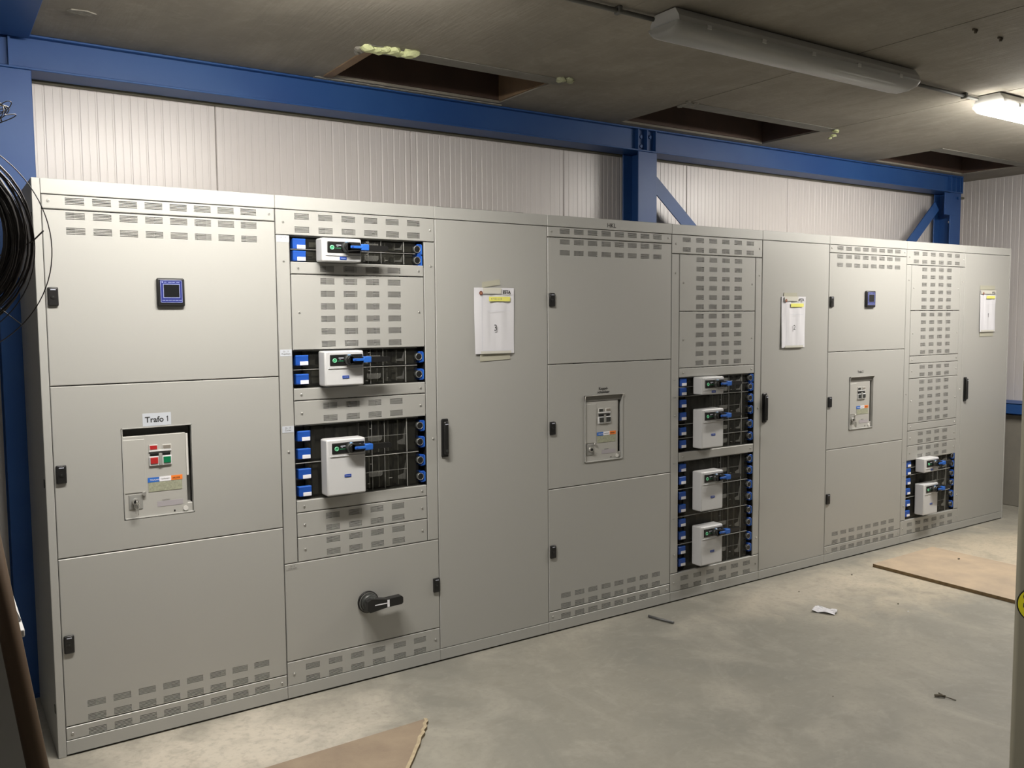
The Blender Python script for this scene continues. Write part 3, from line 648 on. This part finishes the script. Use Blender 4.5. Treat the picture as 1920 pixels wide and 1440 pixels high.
# ------------------------------------------------------------------ paper sheets taped on the plain doors
def paper(x0, z0, num, label, seed, tapes, w_=.212, h_=.296):
    t = thing('paper_sheet', label, 'paper', (x0, -.004, z0), group='numbered sheets on the plain doors'); rd = random.Random(seed)
    b = MB(); k = b.mi(PAPER); nx, nz = 14, 18
    def Y(u, v): return -.0022*math.sin(u*15+v*2.2+seed)*(.35+.65*math.sin(math.pi*v))-.0012*math.sin(u*31-v*3)-.0025*(1-v)*(u < .2)-.0015
    for back in (0, .0008):
        V = [[b.bm.verts.new((w_*i/nx+.002*(1-j/nz)*seed*.3*(i == 0), Y(i/nx, j/nz)+back, h_*j/nz)) for i in range(nx+1)] for j in range(nz+1)]
        for j in range(nz):
            for i in range(nx):
                q = (V[j][i], V[j][i+1], V[j+1][i+1], V[j+1][i]); f = b.bm.faces.new(q if not back else q[::-1]); f.smooth = True; f.material_index = k
    b.build('sheet', t)
    yy = -.0075
    text('PTTA', .021, .148, yy, h_-.026, TEXT, t, bold=.0009, sx=.82)
    if num == '1': one(.029, .098, yy, .103, TEXT, t)
    else: text(num, .040, .098, yy, .103, TEXT, t, sx=.95)
    b = MB(); b.box(.074, .188, yy, yy+.0003, h_-.060, h_-.040, YEL); b.build('highlight_bar', t, label='yellow highlighted line')
    if seed == 3: text('4 7  8 1 2 1 8', .0105, .084, yy-.0003, h_-.053, TEXTG, t)
    b = MB(); b.cyl((.032, yy, h_-.024), .0095, .0006, (0, -1, 0), mat('emblem_red', (.16, .035, .02), .6), 8); b.cyl((.032, yy-.0004, h_-.024), .0045, .0004, (0, -1, 0), mat('emblem_tan', (.42, .22, .12), .6), 8)
    b.box(.018, .046, yy, yy+.0003, h_-.0245, h_-.0238, TEXTG); b.box(.0317, .0323, yy, yy+.0003, h_-.036, h_-.010, TEXTG); b.build('emblem', t, label='small round dark red emblem')
    b = MB(); b.box(.036, .0366, yy, yy+.0003, .016, h_-.03, TEXTW); b.box(.062, .186, yy, yy+.0003, h_-.104, h_-.1033, TEXTW); b.box(.04, .206, yy, yy+.0003, h_-.0278, h_-.0272, TEXTW); b.box(.04, .2, yy, yy+.0003, .014, .0148, TEXTW)
    b.build('ruled_line', t)
    for (a, b_, c, d_, tilt) in tapes:
        q = MB(); q.prism([(a, c), (b_, c+tilt), (b_-.003, d_+tilt), (a+.002, d_)], .0012, .0022, TAPE); q.prism([(a, min(max(c, 0), h_)), (b_, min(max(c, 0), h_)), (b_, .012 if c < 0 else h_-.026), (a, .012 if c < 0 else h_-.026)], yy+.0002, yy+.0005, mat('tape_on_paper', (.56, .55, .49), .5))
        q.build('tape_strip', t)
    return t
paper(1.693, 1.368, '3', 'white sheet numbered 3 taped to the door left of the HKL cabinet', 3, [(.042, .140, .296, .321, .014), (.028, .192, -.034, .0, .006)])
paper(3.764, 1.344, '2', 'white sheet numbered 2 taped to the door beside the four-switch cabinet', 2, [(.02, .14, .296, .318, .0), (.03, .19, -.006, .0, .0)])
paper(5.900, 1.405, '1', 'white sheet numbered 1 taped to the rightmost door', 1, [(.0, .20, .298, .328, .002), (.012, .192, -.035, .0, .002)])

# ================================================================== LUMINAIRES
def lamp(X0, Y, label, lit, L=1.6, power=None):
    t = thing('ceiling_lamp', label, 'lamp', (X0, Y, ZC-.005)); hw = .078
    b = MB(); b.prism([(-hw*.70, 0), (-hw*.95, -.030), (-hw, -.052), (hw, -.052), (hw*.95, -.030), (hw*.70, 0)], .01, L-.01, LAMPB, 'YZ'); b.build('housing', t)
    m = FROST
    if lit:
        p_ = power or LAMP_POWER; m = mat('lit_diffuser_%g' % p_, (.9, .9, .88), .4, emit=(LAMP_COL, p_))
    b = MB(); k = b.mi(m); prof = [(-hw-.003, -.050), (-hw-.002, -.060), (-hw*.84, -.080), (-hw*.40, -.091), (hw*.40, -.091), (hw*.84, -.080), (hw+.002, -.060), (hw+.003, -.050)]
    rings = []
    for x, s in ((0.0, .55), (.004, .8), (.018, .96), (.04, 1), (L-.04, 1), (L-.018, .96), (L-.004, .8), (L, .55)):
        rings.append([b.bm.verts.new((x, y*(.82+.18*s), -.050+(z+.050)*s)) for y, z in prof])
    ke = k if not lit else b.mi(mat('lit_diffuser_end_%g' % p_, (.9, .9, .88), .4, emit=(LAMP_COL, p_*.12)))
    for q_, (A, B) in enumerate(zip(rings, rings[1:])):
        for i in range(len(prof)-1):
            f = b.bm.faces.new((A[i], A[i+1], B[i+1], B[i])); f.smooth = True; f.material_index = k if q_ == 3 else ke
    for R_ in (rings[0][::-1], rings[-1]): f = b.bm.faces.new(R_); f.material_index = ke
    b.build('diffuser', t)
    for i in range(5):
        x = .16+i*(L-.32)/4.
        for s in (-1, 1):
            c = MB(); c.box(x-.012, x+.012, s*hw-.004, s*hw+.006 if s > 0 else s*hw+.004, -.060, -.044, mat('clip_pale', (.6, .6, .58), .35), .001); c.build('clip', t)
    if not lit:
        b = MB(); b.box(.06, L-.06, -.05, .05, -.062, -.055, WHITEP, .002)
        for s in (-.028, .028): b.cyl((L/2, s, -.073), .011, L-.16, (1, 0, 0), WHITEP, 12)
        b.build('tube_tray', t)
    return t
LY = -.915
lamp(1.96, LY, 'unlit frosted fluorescent fitting on the ceiling above the middle cabinets', False, L=1.53)
lamp(4.21, LY, 'lit fluorescent fitting glowing on the ceiling at the right edge', True, power=112.0)
lamp(-.10, LY, 'lit fluorescent fitting just above the top edge of the view', True, L=1.30, power=132.0)
for x in (-.3, 1.95, 4.2): lamp(x, -3.9, 'unseen fill fitting added in a row behind the viewer', True, power=REAR_FILL_POWER if x > 0 else REAR_FILL_POWER*3)
for o in list(COL.objects):
    if o.get('label', '').endswith('behind the viewer'): o['group'] = 'added rear fill fittings'
lamp(5.15, -2.45, 'assumed lit fluorescent fitting outside the view, over the floor at the far right', True, L=1.6, power=16.0)  # unseen lamp, assumed and added to brighten the right-hand cabinets
def conduit(x0, x1, label, clips):
    t = thing('cable_conduit', label, 'conduit', (x0, LY+.06, ZC-.016)); MB().cyl(((x1-x0)/2, 0, 0), .0085, x1-x0, (1, 0, 0), CONDUIT, 12).build('pipe', t)
    for c in clips: MB().box(c-x0-.009, c-x0+.009, -.016, .016, -.012, .0158, CONDUIT, .003).build('pipe_clip', t)
conduit(1.21, 1.975, 'grey cable conduit on the ceiling left of the unlit fitting', (1.40, 1.80))
conduit(3.485, 4.24, 'grey cable conduit between the unlit fitting and the lit one', (3.62, 4.10))
b = MB(); b.box(1.92, 1.965, LY+.03, LY+.085, ZC-.05, ZC-.006, LAMPB, .004); b.bm.free()

# ================================================================== FLOOR ITEMS
def board(name, label, pts, th, top, jag=None, loc=(0, 0, 0)):
    t = thing(name, label, 'board', loc); b = MB()
    b.prism([(x-loc[0], y-loc[1]) for x, y in pts], .001, th-.001, EDGE, 'XY'); b.prism([(x-loc[0], y-loc[1]) for x, y in pts], th-.001, th, top, 'XY'); b.build('panel', t)
    if jag:
        e = MB(); P = [(x-loc[0], y-loc[1]) for x, y in jag]; e.prism(P+[(x-.010, y+.008) for x, y in P[::-1]], .0, th+.0008, mat('broken_edge', (.46, .38, .25), .8, noise=(60, .7, (.28, .22, .14))), 'XY'); e.build('broken_edge', t)
    return t
board('wooden_board', 'pale plywood board lying flat on the floor at the right', [(4.383, -.215), (4.372, -1.50), (5.05, -1.50), (5.05, -.20)], .020, PLY, loc=(4.38, -.8, 0))
jag = [(1.173, -.480), (1.168, -.500), (1.150, -.516), (1.142, -.540), (1.118, -.560), (1.115, -.575), (1.086, -.600), (1.060, -.640), (1.035, -.668), (1.01, -.700), (.985, -.73), (.955, -.765), (.90, -.84), (.80, -.98), (.45, -1.1), (.20, -.9), (.25, -.50), (.60, -.492)]
board('wooden_board', 'dusty broken piece of board lying at the bottom edge in front of the first cabinets', jag, .012, PLYD, jag=jag[0:14], loc=(.7, -.75, 0))
# crumpled paper
b = MB(); k = b.mi(PAPER); rd = random.Random(5); n = 7
V = [[b.bm.verts.new(((i/n-.5)*.075+rd.uniform(-.004, .004), (j/n-.5)*.115+rd.uniform(-.004, .004), .004+.014*abs(math.sin(i*1.1+j*.6))*(.4+.6*rd.random()))) for i in range(n+1)] for j in range(n+1)]
for j in range(n):
    for i in range(n): f = b.bm.faces.new((V[j][i], V[j][i+1], V[j+1][i+1], V[j+1][i])); f.material_index = k
b.build('paper_scrap', None, (3.455, -.562, .0), label='crumpled white scrap of paper on the bare floor', category='litter').rotation_euler = (0, 0, .45)
b = MB(); b.tube([(2.655, -.100, .007), (2.668, -.16, .007), (2.69, -.245, .007)], .0065, mat('rod_grey', (.14, .14, .14), .5, .3), 8); b.build('short_rod', None, label='short grey rod lying on the floor before the HKL cabinet', category='rod')
t = thing('wall_plug', 'small dark bent fixing lying on the floor at the lower right', 'fixing', (2.97, -1.47, 0))
b = MB(); b.tube([(-.020, .018, .006), (-.004, .0, .008), (.006, -.012, .006)], .0055, DEBR, 6); b.tube([(.0, -.002, .01), (.002, .014, .012)], .003, DEBR, 5); b.build('plug', t)
b = MB(); b.tube([(.0, -.008, .007), (.010, -.030, .004), (.012, -.052, .003)], .002, DEBR, 5); b.build('pin', t)
for i, (x, y, z, s, lb) in enumerate(((4.90, -.46, .020, .016, 'small chip lying on the pale plywood board'), (3.872, -.707, 0, .012, 'dark crumb on the floor between the paper scrap and the board'), (3.806, -.806, 0, .009, 'pale crumb on the floor between paper scrap and board'), (4.135, -.243, 0, .012, 'small dark crumb on the floor left of the plywood corner'), (2.62, -1.22, 0, .006, 'tiny dark speck left of the bent fixing'), (3.62, -.27, 0, .009, 'small crumb close to the cabinets left of the plywood'))):
    b = MB(); g_ = bmesh.ops.create_icosphere(b.bm, subdivisions=1, radius=s*.6)
    s *= .6
    rdd = random.Random(i)
    for v in g_['verts']: v.co = Vector((v.co.x*rdd.uniform(.7, 1.2), v.co.y*rdd.uniform(.5, .9), v.co.z*.4+s*.38))
    for f in b.bm.faces: f.material_index = b.mi(TAG if 'pale crumb' in lb else DEBR)
    if not b.mats: b.mi(DEBR)
    b.build('debris_crumb', None, (x, y, z), label=lb, category='debris')

# ================================================================== LEFT FOREGROUND
CY = -1.3; C0 = Vector((-.345, CY, 1.70))
coil = thing('wire_coil', 'coil of dark wire with loose loops hanging at the left edge', 'wire coil', C0)
b = MB(); rd = random.Random(11)
for i in range(34):
    R_ = .172+rd.uniform(-.022, .018)*(1 if i < 26 else .3); ox, oz, oy = rd.uniform(-.010, .010), rd.uniform(-.012, .008), rd.uniform(-.022, .022); ph = rd.random()*6
    b.tube([(ox+R_*math.cos(a), oy+.004*math.sin(a*2+ph), oz+R_*1.05*math.sin(a)+.004*math.sin(3*a+ph)) for a in [2*math.pi*j/40 for j in range(40)]], .0022, WIRE, 5, True)
b.build('wire_bundle', coil, kind='stuff')
def loose(R_, cx, cz, oy, a0, a1, r=.0011, sq=1.05):
    MB().tube([(cx+R_*math.cos(a0+(a1-a0)*j/60), oy+.01*math.sin(j*.1), cz+R_*sq*math.sin(a0+(a1-a0)*j/60)) for j in range(61)], r, WIRE, 5).build('loose_wire', coil)
loose(.215, .015, -.022, .01, -2.2, 2.2, .0012); loose(.192, .004, -.02, -.02, -2.6, 2.4); loose(.186, .002, -.012, .03, -2.4, 2.6); loose(.182, .012, .0, .0, -2.4, 2.6)
MB().tube([(.12, .01, -.045), (.165, .0, -.028), (.195, -.012, -.008), (.213, -.02, .012)], .0016, WIRE, 5).build('wire_end', coil)
MB().tube([(.095, .01, -.115), (.135, .0, -.150), (.168, -.01, -.180)], .0010, WIRE, 5).build('wire_end', coil)
MB().tube([(0, 0, .165), (.002, 0, .4), (0, 0, .9445)], .003, WIRE, 6).build('hanging_wire', coil)
b = MB(); rd = random.Random(4); P = Vector((.12, 0, .245)); pts = []
for j in range(70):
    a = j*.55; pts.append((P.x+.030*math.cos(a)*(1+.3*math.sin(j*.7))+.0002*j, .012*math.sin(a*1.3), P.z+.018*math.sin(a*1.25)+.006*math.sin(j)))
pts = [(0, 0, .20), (.04, 0, .23)]+pts+[(P.x+.055, 0, P.z-.002), (P.x+.048, 0, P.z-.010), (P.x+.02, 0, P.z-.025)]
def smooth_pts(p, k=4):
    out = []
    p = [Vector(q) for q in p]
    for i in range(len(p)-1):
        a, b_, c, d_ = p[max(i-1, 0)], p[i], p[i+1], p[min(i+2, len(p)-1)]
        for s in range(k):
            t_ = s/k; out.append(.5*((2*b_)+(-a+c)*t_+(2*a-5*b_+4*c-d_)*t_*t_+(-a+3*b_-3*c+d_)*t_**3))
    return out+[p[-1]]
MB().tube(smooth_pts(pts), .0010, WIRE, 4).build('wire_tangle', coil)

crate = thing('grey_crate', 'grey crate standing at the lower left edge behind the wooden pole', 'crate', (-.50, -1.15, 0))
b = MB(); b.box(-.28, .288, -.25, .25, 0, .905, BOXG, .006, 2); b.build('body', crate)
b = MB(); b.box(-.285, .293, -.256, .256, .905, .921, mat('crate_lid', (.5, .5, .49), .5), .003, 2); b.build('lid', crate)
t = thing('folded_cardboard', 'light grey folded sheet standing on the grey crate', 'sheet', (-.50, -1.15, .921))
b = MB(); b.prism([(.10, .002), (.292, .002), (.272, .055), (.235, .13), (.20, .2)], -.20, -.192, mat('grey_card', (.33, .32, .31), .7)); b.prism([(.10, .002), (.28, .002), (.20, .2)], -.10, -.092, MATS['grey_card']); b.build('card_panel', t)
pole = thing('wooden_pole', 'dark brown wooden pole leaning at the lower left edge', 'pole', (-.12, -1.665, 0))
A = Vector((-.237, -1.448, .945)); Bq = Vector((-.203, -1.52, .672)); dv = (Bq-A).normalized(); foot = A+dv*((A.z-.012)/-dv.z); topp = A-dv*.55
pole.location = (foot.x, foot.y, 0)
MB().tube([foot-Vector((foot.x, foot.y, 0)), A-Vector((foot.x, foot.y, 0)), topp-Vector((foot.x, foot.y, 0))], .0185, WOODD, 16).build('shaft', pole)

# ================================================================== RIGHT FOREGROUND POST
post = thing('door_post', 'beige steel post at the right edge carrying a round yellow sticker', 'post', (2.662, -2.0, 0), rotz=-math.radians(64))
b = MB(); b.box(-.10, .10, -.04, .04, 0, 2.1, POSTM, .014, 4); b.build('tube', post)
b = MB(); b.cyl((-.034, -.0408, .585), .062, .0012, (0, -1, 0), BLACKP, 48); b.cyl((-.034, -.0416, .585), .058, .0012, (0, -1, 0), SIGNY, 48); s = b.build('round_sticker', post, label='round yellow sticker with a black rim')
text('OK', .040, -.078, -.0428, .596, TEXT, s, bold=.0016); text('FREE', .020, -.078, -.0428, .574, TEXT, s, bold=.0005)
